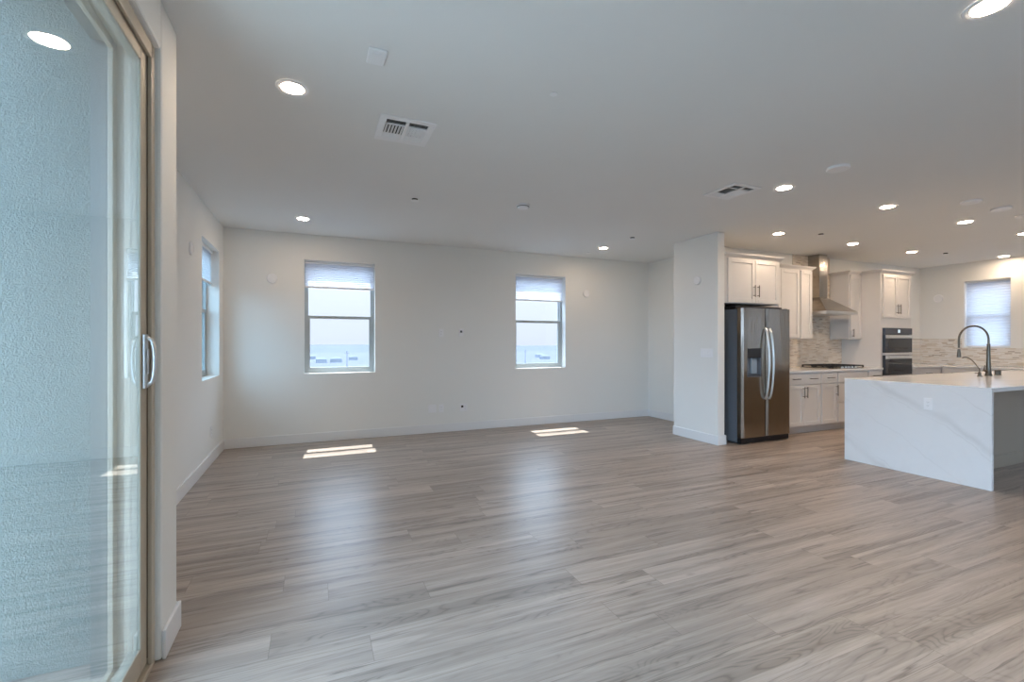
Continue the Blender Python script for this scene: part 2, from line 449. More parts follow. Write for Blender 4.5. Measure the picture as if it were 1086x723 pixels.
window(4, (XR, W4[1], W4[2]), -PI/2, W4[1]-W4[0], W4[3]-W4[2], .575, 'kitchen window behind the island faucet')

def shade(loc, rz, w, top, bottom, label, pleat=.026, yc=.085, amp=.0045):
    """pleated shade hanging inside the opening; z measured from the sill"""
    r = thing('window_shade', loc, label, 'window shade', None, rz)
    g = .006
    MB().box(g, w-g, yc-.022, yc+.022, top-.035, top-.001).build('headrail', TRIM, r, .003)
    n = max(4, int(round((top-.035-bottom-.022)/pleat))); dz = (top-.035-bottom-.022)/n
    f = [(yc-.014, bottom+.022)];     prof = []
    for i in range(n*2+1):
        z = bottom+.022 + dz*i/2
        prof.append((yc + (amp if i % 2 else -amp), z))
    bm_ = MB()
    A = [bm_.bm.verts.new((g+.004, p[0], p[1])) for p in prof]; B = [bm_.bm.verts.new((w-g-.004, p[0], p[1])) for p in prof]
    for i in range(len(prof)-1): bm_.bm.faces.new([A[i], B[i], B[i+1], A[i+1]])
    bm_.build('pleated_fabric', SHADE, r)
    MB().box(g, w-g, yc-.016, yc+.016, bottom, bottom+.022).build('bottom_rail', TRIM, r, .004)
    return r
shade((W1[0], YF, W1[2]), 0, W1[1]-W1[0], HW, 2.048-W1[2], 'white pleated shade at the top of the left far-wall window')
shade((W2[0], YF, W2[2]), 0, W2[1]-W2[0], W2[3]-W2[2], 1.988-W2[2], 'white pleated shade at the top of the right far-wall window')
shade((XL, W3[0], W3[2]), PI/2, W3[1]-W3[0], W3[3]-W3[2], 1.995-W3[2], 'white pleated shade at the top of the left side-wall window')
shade((XR, W4[1], W4[2]), -PI/2, W4[1]-W4[0], W4[3]-W4[2], .004, 'white pleated shade lowered fully over the kitchen window', pleat=.045, yc=.06, amp=.003)

# unseen windows added behind the camera to light the room
def added_window(num, loc, rz, w, h):
    r = thing('window_%d' % num, loc, None, None, None, rz, 'structure')
    F = .05; m = MB()
    m.box(0, F, .1, .17, 0, h).box(w-F, w, .1, .17, 0, h).box(F, w-F, .1, .17, h-F, h).box(F, w-F, .1, .17, 0, F).box(w/2-.03, w/2+.03, .1, .17, F, h-F)
    m.build('window_frame', VINYL, r)
    MB().box(F, w/2-.03, .13, .135, F, h-F).build('glass_pane', GLASS, r); MB().box(w/2+.03, w-F, .13, .135, F, h-F).build('glass_pane', GLASS, r)
for i, q in enumerate(REARW):
    added_window(5+i, (q[1], YR, q[2]), PI, q[1]-q[0], q[3]-q[2])
    portal('daylight_portal', ((q[0]+q[1])/2, YR-.18, (q[2]+q[3])/2), q[1]-q[0], q[3]-q[2], (0, 1, 0))
added_window(6, (XR, .6, .9), -PI/2, 1.8, 1.5)
portal('daylight_portal', (XR+.18, -.3, 1.65), 1.8, 1.5, (-1, 0, 0))
for q in (W1, W2): portal('daylight_portal', ((q[0]+q[1])/2, YF+.198, (q[2]+q[3])/2), q[1]-q[0], q[3]-q[2], (0, -1, 0))
portal('daylight_portal', (-1.240, 5.92, 1.66), .9, 1.46, (1, 0, 0))
portal('daylight_portal', (-.83, (DY0+DY1)/2, DZ/2), DY1-DY0, DZ, (1, 0, 0))

# ------------------------------------------------------------------ sliding patio door
dr = thing('door_1', (0, 0, 0), 'tall tan framed sliding glass patio door at the left', 'door', None, 0, 'structure')
m = MB(); xo, xi = -.742, -.605
def trk(x0, x1, y0, y1, z0, z1): m.box(x0, x1, y0, y1, z0, z1)
# jamb with two tracks
trk(xo, -.620, DY1-.026, DY1-.001, 0, DZ-.001)
for a, b in ((-.620, -.606), (-.690, -.668), (-.742, -.724)): trk(a, b, DY1-.046 if a > -.63 else DY1-.062, DY1-.001, 0, DZ-.001)
trk(xo, xi, DY0+.002, DY0+.06, 0, DZ-.002)
trk(xo, -.620, DY0+.06, DY1-.026, DZ-.026, DZ-.001)
for a, b in ((-.620, -.606), (-.690, -.668), (-.742, -.724)): trk(a, b, DY0+.06, DY1-.026, DZ-.060, DZ-.001)
trk(xo, xi, DY0+.06, DY1-.028, .001, .022)
for a, b in ((-.690, -.668), (-.742, -.724)): trk(a, b, DY0+.06, DY1-.028, .022, .045)
m.build('door_frame', TAN, dr, .003)
def panel(xc, ya, yb, first=False):
    z0, z1 = .03, DZ-.035; t = .019; s = .075
    m = MB().box(xc-t, xc+t, yb-s, yb, z0, z1).box(xc-t, xc+t, ya, ya+s, z0, z1).box(xc-t, xc+t, ya+s, yb-s, z1-s, z1).box(xc-t, xc+t, ya+s, yb-s, z0, z0+.10)
    p = m.build('sliding_panel', TAN, dr, .004)
    MB().box(xc+.005, xc+.015, ya+s, yb-s, z0+.10, z1-s).build('glass_pane', DOORGLASS, p)
    if first:
        # glazing bead
        MB().box(xc+t, xc+t+.003, yb-.005, yb, z0+.02, z1-.02).build('weather_seal', TANDARK, p)
        hx = xc+t; hy = yb-.040; za, zb = 1.138, 1.352
        g = MB().box(hx, hx+.010, hy-.020, hy+.020, za, zb)
        g.box(hx+.010, hx+.016, hy-.006, hy+.006, (za+zb)/2-.05, (za+zb)/2+.05)
        hb = g.build('handle', CHROME, p, .006, seg=3)
        pts = []
        for i in range(21):
            t_ = i/20; z = za+.014+(zb-za-.028)*t_
            off = .026*math.sin(PI*t_)**.28 if 0 < t_ < 1 else 0
            pts.append((hx+.008+off, hy+.006, z))
        MB().tube(pts, .009, 12).build('grip', CHROME, hb, smooth=50)
    return p
panel(-.641, .98, 2.284, True); panel(-.704, -.24, 1.045); panel(-.648, -1.46, -.175); panel(-.704, -2.55, -1.395)
# outer jamb strip seen through the glass, reveal shade put into its colour
struct('trim_1', MB().box(-.808, -.744, DY1-.020, DY1-.001, 0, DZ).box(-.808, -.744, DY0, DY1-.020, DZ-.02, DZ), SHADEDJAMB)
struct('balcony_deck', MB().box(-3.6, -.815, -3.4, 2.42, -.16, -.03), DECK)

# ------------------------------------------------------------------ cabinets
def shaker(m, x0, x1, z0, z1, y=0, t=.02, f=.057):
    """door leaf: frame with recessed panel, front at y"""
    f = min(f, (x1-x0)*.28)
    m.box(x0, x0+f, y, y+t, z0, z1).box(x1-f, x1, y, y+t, z0, z1)
    m.box(x0+f, x1-f, y, y+t, z1-f, z1).box(x0+f, x1-f, y, y+t, z0, z0+f)
    m.box(x0+f, x1-f, y+.009, y+t, z0+f, z1-f)
    return m
def bar_pull(parent, x, z, length, vertical, y=0):
    a = length/2; m = MB(); p = a*.72
    if vertical:
        m.tube([(x, y-.032, z-a), (x, y-.032, z+a)], .0055, 10)
        for s in (-p, p): m.tube([(x, y-.032, z+s), (x, y+.001, z+s)], .0045, 8)
    else:
        m.tube([(x-a, y-.032, z), (x+a, y-.032, z)], .0055, 10)
        for s in (-p, p): m.tube([(x+s, y-.032, z), (x+s, y+.001, z)], .0045, 8)
    return m.build('handle', NICKEL, parent, smooth=50)
def leaf(root, x0, x1, z0, z1, hx=None, hz=None, hl=.16, name='door'):
    d = shaker(MB(), x0, x1, z0, z1, -.021).build(name, CAB, root, .0025)
    if hx is not None: bar_pull(d, hx, hz, hl, True, -.021)
    return d
def drawer(root, x0, x1, z0, z1, handles=()):
    d = MB().box(x0, x1, -.021, -.001, z0, z1).build('drawer', CAB, root, .003)
    for hx in handles: bar_pull(d, hx, (z0+z1)/2, .15, False, -.021)
    return d
def crown(root, w, d, z, left=True, right=True, name='crown_moulding'):
    prof = [(0, 0), (.012, 0), (.018, .012), (.045, .034), (.05, .05), (0, .05)]
    rings = []
    l = 1 if left else 0; r_ = 1 if right else 0
    rings = []
    for o, zz in prof:
        rings.append([(-o*l, d, z+zz), (-o*l, -o, z+zz), (w+o*r_, -o, z+zz), (w+o*r_, d, z+zz)])
    return MB().loft(rings).build(name, CAB, root)
def base_body(root, w, d):
    MB().box(0, w, 0, d, .105, .882).build('cabinet_body', CAB, root)
    MB().box(0, w, .06, d, 0, .105).build('toe_kick', KICK, root)

YBF = 4.45; DB = YB-YBF-.012
KG = 'white base cabinets under the range wall worktop'
r = thing('base_cabinet', (6.102, YBF, 0), 'white base cabinet with two doors beside the fridge', 'cabinet', KG)
w = .757; base_body(r, w, DB)
drawer(r, .012, w-.012, .716, .872, (.19, .565))
leaf(r, .012, w/2-.0015, .118, .702, w/2-.032, .60); leaf(r, w/2+.0015, w-.012, .118, .702, w/2+.032, .60)
r = thing('base_cabinet', (6.861, YBF, 0), 'narrow white base cabinet with one drawer over one door', 'cabinet', KG)
w = .379; base_body(r, w, DB); drawer(r, .014, w-.014, .716, .872, (w/2,)); leaf(r, .014, w-.014, .118, .702, w-.045, .60)
r = thing('base_cabinet', (7.242, YBF, 0), 'white drawer cabinet directly below the gas cooktop', 'cabinet', KG)
w = .745; base_body(r, w, DB); drawer(r, .014, w-.014, .716, .872); drawer(r, .014, w-.014, .418, .702, (w/2,)); drawer(r, .014, w-.014, .118, .404, (w/2,))
r = thing('base_cabinet', (7.989, YBF, 0), 'white base cabinet between cooktop cabinet and oven cabinet', 'cabinet', KG)
w = .345; base_body(r, w, DB); drawer(r, .014, w-.014, .716, .872, (w/2,)); leaf(r, .014, w-.014, .118, .702, .045, .60)
tag(MB().box(5.985, 6.100, YBF, YB-.012, 0, .882).build('filler_panel', CAB), 'white filler panel hidden between fridge and base cabinet', 'panel')

# over-fridge cabinet
r = thing('wall_cabinet', (4.886, 4.42, 1.835), 'white two-door cabinet above the refrigerator', 'cabinet')
w = 1.066; MB().box(0, w, 0, YB-4.42-.003, 0, .61).build('cabinet_body', CAB, r)
leaf(r, .070, w/2+.030, .012, .597, w/2-.005, .17); leaf(r, w/2+.036, w-.040, .012, .597, w/2+.071, .17)
crown(r, w, YB-4.42-.003, .61, False, True)
# wall cabinets left of the hood
YU = 4.74
r = thing('wall_cabinet', (5.956, YU, 1.372), 'tall white wall cabinet standing partly behind the refrigerator', 'cabinet')
w = .866; MB().box(0, w, 0, YB-YU-.003, 0, 1.065).build('cabinet_body', CAB, r)
leaf(r, .012, w/2-.002, .012, 1.053); leaf(r, w/2+.002, w-.020, .012, 1.053)
crown(r, w, YB-YU-.003, 1.065, False, False)
r = thing('wall_cabinet', (6.823, YU, 1.372), 'narrow white wall cabinet just left of the range hood', 'cabinet')
w = .277; MB().box(0, w, 0, YB-YU-.003, 0, 1.065).build('cabinet_body', CAB, r)
leaf(r, .013, w-.008, .012, 1.053); crown(r, w, YB-YU-.003, 1.065, False, True)
r = thing('wall_cabinet', (8.022, YU, 1.372), 'narrow white wall cabinet between range hood and oven cabinet', 'cabinet')
w = .314; MB().box(0, w, 0, YB-YU-.014, 0, 1.065).build('cabinet_body', CAB, r)
leaf(r, .020, w-.010, .012, 1.053, .052, .10, .13); crown(r, w-.056, YB-YU-.014, 1.065, True, False)

# oven cabinet with the double oven
OX, OY = 8.340, 4.45
r = thing('oven_cabinet', (OX, OY, 0), 'tall white cabinet housing the double wall oven', 'cabinet')
w = .850; d = YB-OY-.003
m = MB().box(0, .052, 0, d, .105, 2.44).box(w-.052, w, 0, d, .105, 2.44).box(.052, w-.052, 0, d, 1.556, 2.44).box(.052, w-.052, 0, d, .105, .745).box(.052, w-.052, d-.02, d, .745, 1.556)
m.build('cabinet_body', CAB, r)
MB().box(0, w, .06, d, 0, .105).build('toe_kick', KICK, r)
leaf(r, .045, w/2-.002, 1.715, 2.42, w/2-.034, 1.86); leaf(r, w/2+.002, w-.045, 1.715, 2.42, w/2+.034, 1.86)
drawer(r, .045, w-.045, .42, .73, (w/2,)); drawer(r, .045, w-.045, .118, .41, (w/2,))
crown(r, w, d, 2.44, True, True)
r = thing('double_oven', (OX+.052, OY, .747), 'black glass double wall oven with two steel bar handles', 'oven')
w = .746
MB().box(.004, w-.004, 0, .55, 0, .806).build('oven_body', BLACK, r)
cp = MB().box(0, w, -.042, -.001, .700, .806).build('control_panel', plain('oven_control_glass', (.05, .06, .085), .08, grain=.05), r, .003)  # blue-grey base colour carries the bluish reflection on the panel
MB().box(w/2-.030, w/2+.030, -.0435, -.0425, .728, .780).build('display', DISPLAY, cp)
def oven_door(z0, z1):
    m = MB().box(0, w, -.042, -.001, z0, z1); dd = m.build('oven_door', BLKGLASS, r, .003)
    MB().box(.004, w-.004, -.0445, -.043, z1-.056, z1-.004).build('top_trim', CHROME, dd)
    h = MB().tube([(.045, -.070, z1-.030), (w-.075, -.070, z1-.030)], .013, 14)
    for x in (.08, w-.11): h.tube([(x, -.070, z1-.030), (x, -.043, z1-.030)], .008, 10)
    h.build('handle', CHROME, dd, smooth=50)
    MB().box(.09, w-.09, -.0435, -.0425, z0+.07, z1-.10).build('window', plain('oven_window', (.02, .025, .035), .04, grain=.1), dd)
oven_door(.408, .696); oven_door(.045, .362)
MB().box(0, w, -.040, -.001, .366, .404).build('steel_band', CHROME, r, .002)
MB().box(0, w, -.040, -.001, .001, .041).build('lower_trim', CHROME, r, .002)

# base run turning the corner right of the oven cabinet
r = thing('base_cabinet', (9.192, YBF, 0), 'white corner base cabinet right of the oven cabinet', 'cabinet')
w = .905; base_body(r, w, DB); drawer(r, .014, w-.030, .716, .872, (w/2,)); leaf(r, .014, w/2-.002, .118, .702, w/2-.04, .60); leaf(r, w/2+.002, w-.030, .118, .702, w/2+.04, .60)
RX = 10.10; run = [(4.440, .92, 'white base cabinet nearest the corner on the window wall'), (3.515, .90, 'white base cabinet under the kitchen window'), (2.610, .98, 'white base cabinet on the window wall at the right edge')]
for y, w, lab in run:
    r = thing('base_cabinet', (RX, y, 0), lab, 'cabinet', None, -PI/2)
    base_body(r, w, .607)
    drawer(r, .014, w/2-.004, .716, .872, (w*.25,)); drawer(r, w/2+.004, w-.014, .716, .872, (w*.75,))
    leaf(r, .014, w/2-.002, .118, .702, w/2-.04, .60); leaf(r, w/2+.002, w-.014, .118, .702, w/2+.04, .60)

# worktops
tag(MB().box(5.985, 8.336, 4.405, YB-.012, .884, .915).build('worktop', QUARTZ, None, .003), 'pale quartz worktop under the range hood and cooktop', 'worktop')
m = MB().prism([(9.194, 4.405), (10.055, 4.405), (10.055, 1.60), (XR-.014, 1.60), (XR-.014, YB-.014), (9.194, YB-.014)], 'z', .884, .915)
tag(m.build('worktop', QUARTZ, None, .003), 'white L-shaped worktop running below the kitchen window', 'worktop')
# backsplashes
tag(MB().box(5.985, 8.020, YB-.010, YB-.001, .917, 1.371).box(7.102, 8.020, YB-.010, YB-.001, 1.371, H-.002).box(8.020, 8.338, YB-.010, YB-.001, .917, 1.371)
    .build('backsplash', TILE_X), 'beige mosaic strip tile backsplash rising behind the range hood', 'backsplash')
tag(MB().box(9.193, XR-.012, YB-.010, YB-.001, .917, 1.385).box(XR-.010, XR-.001, 4.42, YB-.001, .917, 1.385).box(XR-.010, XR-.001, 1.6, 4.42, .917, 1.222)
    .build('backsplash', TILE_Y), 'mosaic strip tile backsplash along the kitchen window wall', 'backsplash')

# ------------------------------------------------------------------ range hood
HX = 7.56
r = thing('range_hood', (HX, YB-.012, 1.765), 'stainless steel chimney range hood above the gas cooktop', 'range hood')
a, f_ = .38, -.478
b, g = .10, -.19
m = MB()
m.loft([[(-a, 0, .042), (-a, f_, .042), (a, f_, .042), (a, 0, .042)], [(-b, 0, .275), (-b, g, .275), (b, g, .275), (b, 0, .275)]])
m.build('canopy', STEELH, r)
MB().box(-a, a, f_, 0, 0, .041).build('canopy_rim', CHROME, r, .003)
MB().box(-b, b, g, 0, .276, H-1.765-.002).build('chimney', STEELH, r, .004)
MB().box(-a+.04, a-.04, f_+.04, -.03, -.006, -.001).build('filter', CHROME, r)
# ------------------------------------------------------------------ cooktop
r = thing('gas_cooktop', (HX+.03, 4.725, .915), 'black gas cooktop with cast iron grates on the worktop', 'cooktop')
MB().box(-.39, .39, -.255, .255, .0005, .012).build('pan', STEELH, r, .004)
for gx in (-.255, 0, .255):
    g = MB(); hw = .123
    for yy in (-.235, .235): g.box(gx-hw, gx+hw, yy-.008, yy+.008, .034, .050)
    for xx in (-hw+.008, hw-.008): g.box(gx+xx-.008, gx+xx+.008, -.235, .235, .034, .050)
    for yy in (-.08, .08): g.box(gx-hw, gx+hw, yy-.006, yy+.006, .036, .050)
    g.box(gx-.006, gx+.006, -.235, .235, .036, .050)
    for xx in (-hw+.008, hw-.008):
        for yy in (-.235, .235): g.box(gx+xx-.009, gx+xx+.009, yy-.009, yy+.009, .0125, .036)
    g.build('grate', IRON, r)
for bx, by, br in ((-.255, .12, .045), (-.255, -.12, .036), (0, .03, .055), (.255, .12, .036), (.255, -.12, .045)):
    MB().lathe([(.0, .0125), (br, .0125), (br, .020), (br*.72, .021), (br*.72, .028), (0, .028)], (bx, by, 0), n=20).build('burner', IRON, r, smooth=40)
for i in range(5):
    MB().lathe([(0, .0125), (.018, .0125), (.016, .034), (0, .034)], (-.16+i*.08, -.244, 0), n=16).build('knob', CHROME, r, smooth=40)

# ------------------------------------------------------------------ refrigerator
FX0, FX1, FY = 5.030, 5.952, 4.25
r = thing('refrigerator', (FX0, FY, 0), 'stainless side-by-side refrigerator with a dispenser in the left door', 'refrigerator')
w = FX1-FX0; xm = .452
MB().box(.004, w-.004, .085, .76, .02, 1.755).build('cabinet_body', FSIDE, r, .006)
g = MB().box(.012, w-.012, .030, .084, .012, .078)
for i in range(22): g.box(.06+i*.037, .078+i*.037, .026, .030, .022, .064)
g.build('base_grille', BLACK, r)
for x in (.06, w-.06): MB().lathe([(0, 0), (.02, 0), (.02, .02), (0, .02)], (x, .12, 0), n=12).build('foot', BLACK, r)
MB().box(.02, w-.02, .12, .70, 1.7565, 1.800).build('top_shadow_bar', BLACK, r, .004)  # black bar stands for the dark fridge top and the shadow above it
for x in (.03, w-.07): MB().box(x, x+.04, .03, .11, 1.7565, 1.775).build('hinge_cover', BLACK, r, .004)
Z0, Z1 = .085, 1.765
def door_profile(x0, x1):  # softly bowed front with rounded outer edges
    n = 14; c = (x0+x1)/2; hw = (x1-x0)/2; pts = []
    for i in range(n+1):
        t = -1+2*i/n; ed = max(0, abs(t)-.90)/.10
        pts.append((c+hw*t, .004*t*t + .016*ed*ed))
    return pts
dx0, dx1, dz0, dz1 = .092, .352, .872, 1.243
def fridge_door(x0, x1, hole=None):
    m = MB(); P = door_profile(x0, x1)
    if not hole:
        m.prism(P+[(x1, .078), (x0, .078)], 'z', Z0, Z1)
    else:
        a, b, c, d = hole
        def strip(xa, xb, za, zb):
            q = [(x, y) for x, y in P if xa < x < xb]
            def yy(x):
                for (p, s), (p2, s2) in zip(P, P[1:]):
                    if p <= x <= p2+1e-9: return s+(s2-s)*(x-p)/(p2-p)
                return P[-1][1]
            q = [(xa, yy(xa))]+q+[(xb, yy(xb))]
            m.prism(q+[(xb, .078), (xa, .078)], 'z', za, zb)
        strip(x0, x1, Z0, c); strip(x0, x1, d, Z1); strip(x0, a, c, d); strip(b, x1, c, d)
    return m.build('door', STEEL, r, smooth=25)
dl = fridge_door(.002, xm-.003, (dx0, dx1, dz0, dz1)); drt = fridge_door(xm+.003, w-.002)
disp = MB().box(dx0+.001, dx1-.001, .055, .077, dz0, dz1).box(dx0+.001, dx0+.012, .006, .055, dz0, dz1).box(dx1-.012, dx1-.001, .006, .055, dz0, dz1)\
    .box(dx0+.012, dx1-.012, .006, .055, dz0, dz0+.012).build('dispenser', plain('dispenser_grey', (.16, .18, .21), .3, grain=.05), dl)
MB().box(dx0+.012, dx1-.012, .001, .054, 1.118, dz1-.001).build('dispenser_panel', BLACK, disp, .002)
MB().box(dx0+.11, dx1-.045, .030, .054, .91, 1.117).build('paddle', plain('dispenser_paddle', (.30, .37, .43), .25, grain=.03), disp, .01)
MB().box(dx0+.012, dx1-.012, .012, .050, dz0+.013, dz0+.02).build('drip_tray', BLACK, disp)
def bow_handle(parent, x, s):
    pts = []; rr = []
    for i in range(25):
        t = i/24; z = .575+(1.505-.575)*t
        pts.append((x, -.006-.062*math.sin(PI*t)**.55, z)); rr.append(.0125)
    MB().tube(pts, .0135, 14).build('handle', CHROME, parent, smooth=60)
bow_handle(dl, xm-.040, -1); bow_handle(drt, xm+.040, 1)
MB().box(w-.085, w-.045, .0035, .0070, 1.675, 1.695).build('badge', CHROME, drt)

# ------------------------------------------------------------------ island
IX, IX1, IY0, IY1 = 5.513, 9.46, 2.070, 3.302
m = MB().box(IX, IX1, IY0, IY1, .874, .914).box(IX, IX+.036, IY0, IY1, 0, .874)
m = MB().prism([(IX, 0), (IX+.036, 0), (IX+.036, .874), (IX1, .874), (IX1, .914), (IX, .914)], 'y', IY0, IY1)
tag(m.build('island_worktop', QUARTZ, None, .0025), 'white veined quartz island top with a waterfall end panel', 'worktop')
r = thing('kitchen_island', (IX+.037, 2.44, 0), 'island cabinet below the waterfall quartz top', 'kitchen island')
w = IX1-IX-.06
ISL = plain('island_knee_wall_shaded_paint', (.42, .365, .295), .5, grain=.012)  # colour darkened to hold the shade under the worktop overhang
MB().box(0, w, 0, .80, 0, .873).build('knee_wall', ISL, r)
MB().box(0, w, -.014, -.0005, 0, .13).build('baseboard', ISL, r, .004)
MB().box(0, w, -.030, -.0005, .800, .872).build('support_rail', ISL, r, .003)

# island outlet
def outlet(loc, rz, label, gangs=('outlet',), name='wall_outlet', cat='outlet', group=None):
    """plate with its back on the wall, facing local -y"""
    r = thing(name, loc, label, cat, group, rz)
    n = len(gangs); w = .070+.046*(n-1); h = .115
    MB().box(-w/2, w/2, -.006, -.0005, -h/2, h/2).build('cover_plate', PLATE, r, .003)
    for i, gk in enumerate(gangs):
        cx = (i-(n-1)/2)*.046
        if gk == 'outlet':
            f = MB().box(cx-.0165, cx+.0165, -.0085, -.0062, -.034, .034).build('receptacle', PLATE, r, .002)
            s = MB()
            for dz in (-.019, .015):
                s.box(cx-.0075, cx-.0055, -.0092, -.0086, dz, dz+.008); s.box(cx+.0055, cx+.0075, -.0092, -.0086, dz, dz+.008)
                s.lathe([(0, -.0092), (.002, -.0092), (.002, -.0086), (0, -.0086)], (cx, 0, dz-.005), 'y', 8)
            s.build('slot', PLATED, f)
        elif gk == 'cable':
            MB().box(cx-.017, cx+.017, -.0095, -.0062, -.002, .030).build('cable_port', BLACK, r, .002)
        elif gk == 'switch':
            MB().box(cx-.0165, cx+.0165, -.0082, -.0062, -.034, .034).build('switch_surround', PLATE, r)
            MB().prism([(-.0082, -.031), (-.0125, .031), (-.0082, .031)], 'x', cx-.0145, cx+.0145).build('rocker', PLATE, r)
        elif gk == 'blank':
            MB().lathe([(0, -.0072), (.003, -.0072), (.003, -.006), (0, -.006)], (cx, 0, .04), 'y', 10).build('screw', PLATE, r)
    return r
outlet((IX, 2.528, .718), -PI/2, 'white outlet in the waterfall end panel of the island')
outlet((1.706, YF, 1.459), 0, 'white outlet high on far wall, left of the cable plate')
outlet((2.011, YF, 1.467), 0, 'white cable plate with dark port high on the far wall', ('cable',), 'cable_plate', 'wall plate')
outlet((1.575, YF, .352), 0, 'blank square wall plate low on the far wall', ('blank', 'blank'), 'blank_plate', 'wall plate')
outlet((1.709, YF, .351), 0, 'white outlet low on far wall beside the blank plate')
outlet((2.050, YF, .347), 0, 'white double plate low on far wall with one dark port', ('cable', 'outlet'))
outlet((XL, 5.889, .35), PI/2, 'white outlet low on the left wall below the side window')
outlet((XC, 4.555, 1.180), -PI/2, 'four-gang white light switch plate on the wing wall', ('switch',)*4, 'light_switch', 'light switch')
# round plates
def disc(loc, rz, label, r0=.062, cat='wall plate', name='round_wall_plate'):
    r = thing(name, loc, label, cat, None, rz)
    MB().lathe([(0, -.0005), (r0, -.0005), (r0, -.012), (r0*.86, -.018), (r0*.82, -.018), (r0*.80, -.015), (0, -.015)], (0, 0, 0), 'y', 32).build('cover_plate', PLATE, r, smooth=30)
    MB().lathe([(0, -.016), (.012, -.016), (.012, -.0152), (0, -.0152)], (0, 0, 0), 'y', 16).build('centre_cap', PLATE, r)
disc((-.505, YF, 2.137), 0, 'round white wall plate left of the left far window')
disc((4.200, YF, 2.136), 0, 'round white wall plate right of the right far window')
disc((XL, 4.986, 2.174), PI/2, 'round white wall plate on the left side wall')
disc((XC, 4.717, 2.153), -PI/2, 'round white wall plate above the switch on the wing wall', .058)
disc((XR, 4.756, 2.135), -PI/2, 'round white wall plate beside the kitchen window', .075)

# ------------------------------------------------------------------ faucet set
r = thing('kitchen_faucet', (7.519, 2.851, .914), 'tall gooseneck pull-down faucet on the island top', 'faucet')
U = Vector((-math.cos(TH), math.sin(TH), 0))
MB().lathe([(0, .0005), (.036, .0005), (.035, .010), (.027, .03), (.024, .10), (.018, .22), (.0155, .36), (.0165, .385), (.0125, .39), (0, .39)], n=24).build('faucet_body', NICKEL, r, smooth=40)
R_ = .180; pts = [(0, 0, .385)]
for i in range(25):
    t = PI*i/24
    pts.append(tuple(U*(R_*(1-math.cos(t))) + Vector((0, 0, .44+.165*math.sin(t)))))
end = U*2*R_
pts.append(tuple(end+Vector((0, 0, .34))))
MB().tube(pts, .0105, 14).build('spout', NICKEL, r, smooth=60)
sh = MB().lathe([(0, .325), (.012, .325), (.014, .30), (.019, .26), (.020, .225), (0, .225)], tuple(end), n=20).build('spray_head', NICKEL, r, smooth=40)
m = MB().tube([tuple(U*.022+Vector((0, 0, .055))), tuple(U*.060+Vector((0, 0, .065)))], .011, 12).tube([tuple(U*.055+Vector((0, 0, .062))), tuple(U*.072+Vector((0, -.02, .13)))], [.007, .005], 10)
m.build('lever', NICKEL, r, smooth=50)
r = thing('filter_tap', (7.262, 2.832, .914), 'small slender drinking water tap beside the tall faucet', 'faucet')
MB().lathe([(0, .0005), (.026, .0005), (.026, .008), (.014, .012), (.014, .045), (.008, .055), (0, .055)], n=20).build('tap_base', NICKEL, r, smooth=40)
pts = [(0, 0, .05), (0, 0, .085)]
for i in range(1, 17):
    t = i/16
    pts.append(tuple(U*(.205*t) + Vector((0, 0, .085+.145*math.sin(t*PI*.60)))))
MB().tube(pts, .0055, 10).build('spout', NICKEL, r, smooth=60)
MB().tube([(0, .012, .035), (0, .045, .040)], .004, 8).build('lever', NICKEL, r, smooth=50)
for x, y, lab in ((7.775, 2.875, 'short nickel cap on the island, nearer the tall faucet'), (7.828, 2.870, 'short nickel cap on the island, farther from the tall faucet')):
    r = thing('air_gap_cap', (x, y, .914), lab, 'sink fitting')
    MB().lathe([(0, .0005), (.023, .0005), (.023, .004), (.018, .006), (.018, .055), (.015, .060), (0, .060)], n=20).build('cap', NICKEL, r, smooth=40)
    MB().lathe([(.0186, .030), (.0186, .034), (.0182, .034), (.0182, .030)], n=20).build('band', PLATED, r)

# ------------------------------------------------------------------ ceiling fittings
LENSLOW = emit_mat('lamp_lens_dimmed', (1.0, .75, .53), LAMP_STRENGTH*.55)
def downlight(x, y, label, lens=LENS):
    r = thing('recessed_light', (x, y, H), label, 'ceiling light', 'lit recessed ceiling lights')
    MB().lathe([(.071, -.0015), (.086, -.0005), (.086, -.003), (.081, -.006), (.073, -.005)], n=40).build('trim_ring', PLATE, r, smooth=40)
    MB().lathe([(0, -.001), (.070, -.001), (.070, -.004), (.045, -.0065), (0, -.0075)], n=32).build('lamp_lens', lens, r, smooth=40)
for x, y, lab in (
    (-.115, 2.845, 'lit recessed light nearest the glass patio door'),
    (-.125, 5.80, 'lit recessed light above the left far window'),
    (4.0, 5.83, 'lit recessed light above the right far window'),
    (2.62, .99, 'large lit recessed light cut off by the top edge of the photo'),
    (3.965, 2.90, 'lit recessed light beside the air vent at right'),
    (5.518, 2.88, 'lit recessed light over the near end of the island'),
    (7.059, 2.88, 'lit recessed light over the island faucet'),
    (8.524, 2.88, 'lit recessed light at the right photo edge over the island'),
    (5.572, 4.15, 'lit recessed light in front of the refrigerator cabinet'),
    (7.136, 4.16, 'lit recessed light in front of the range hood'),
    (8.629, 4.17, 'lit recessed light in front of the oven cabinet'),
    (10.45, 3.775, 'lit recessed light close above the kitchen window')):
    downlight(x, y, lab, LENSLOW if (y > 3.7 and x > 5 and not 7 < x < 8) or x < 1 or y > 5 else LENS)

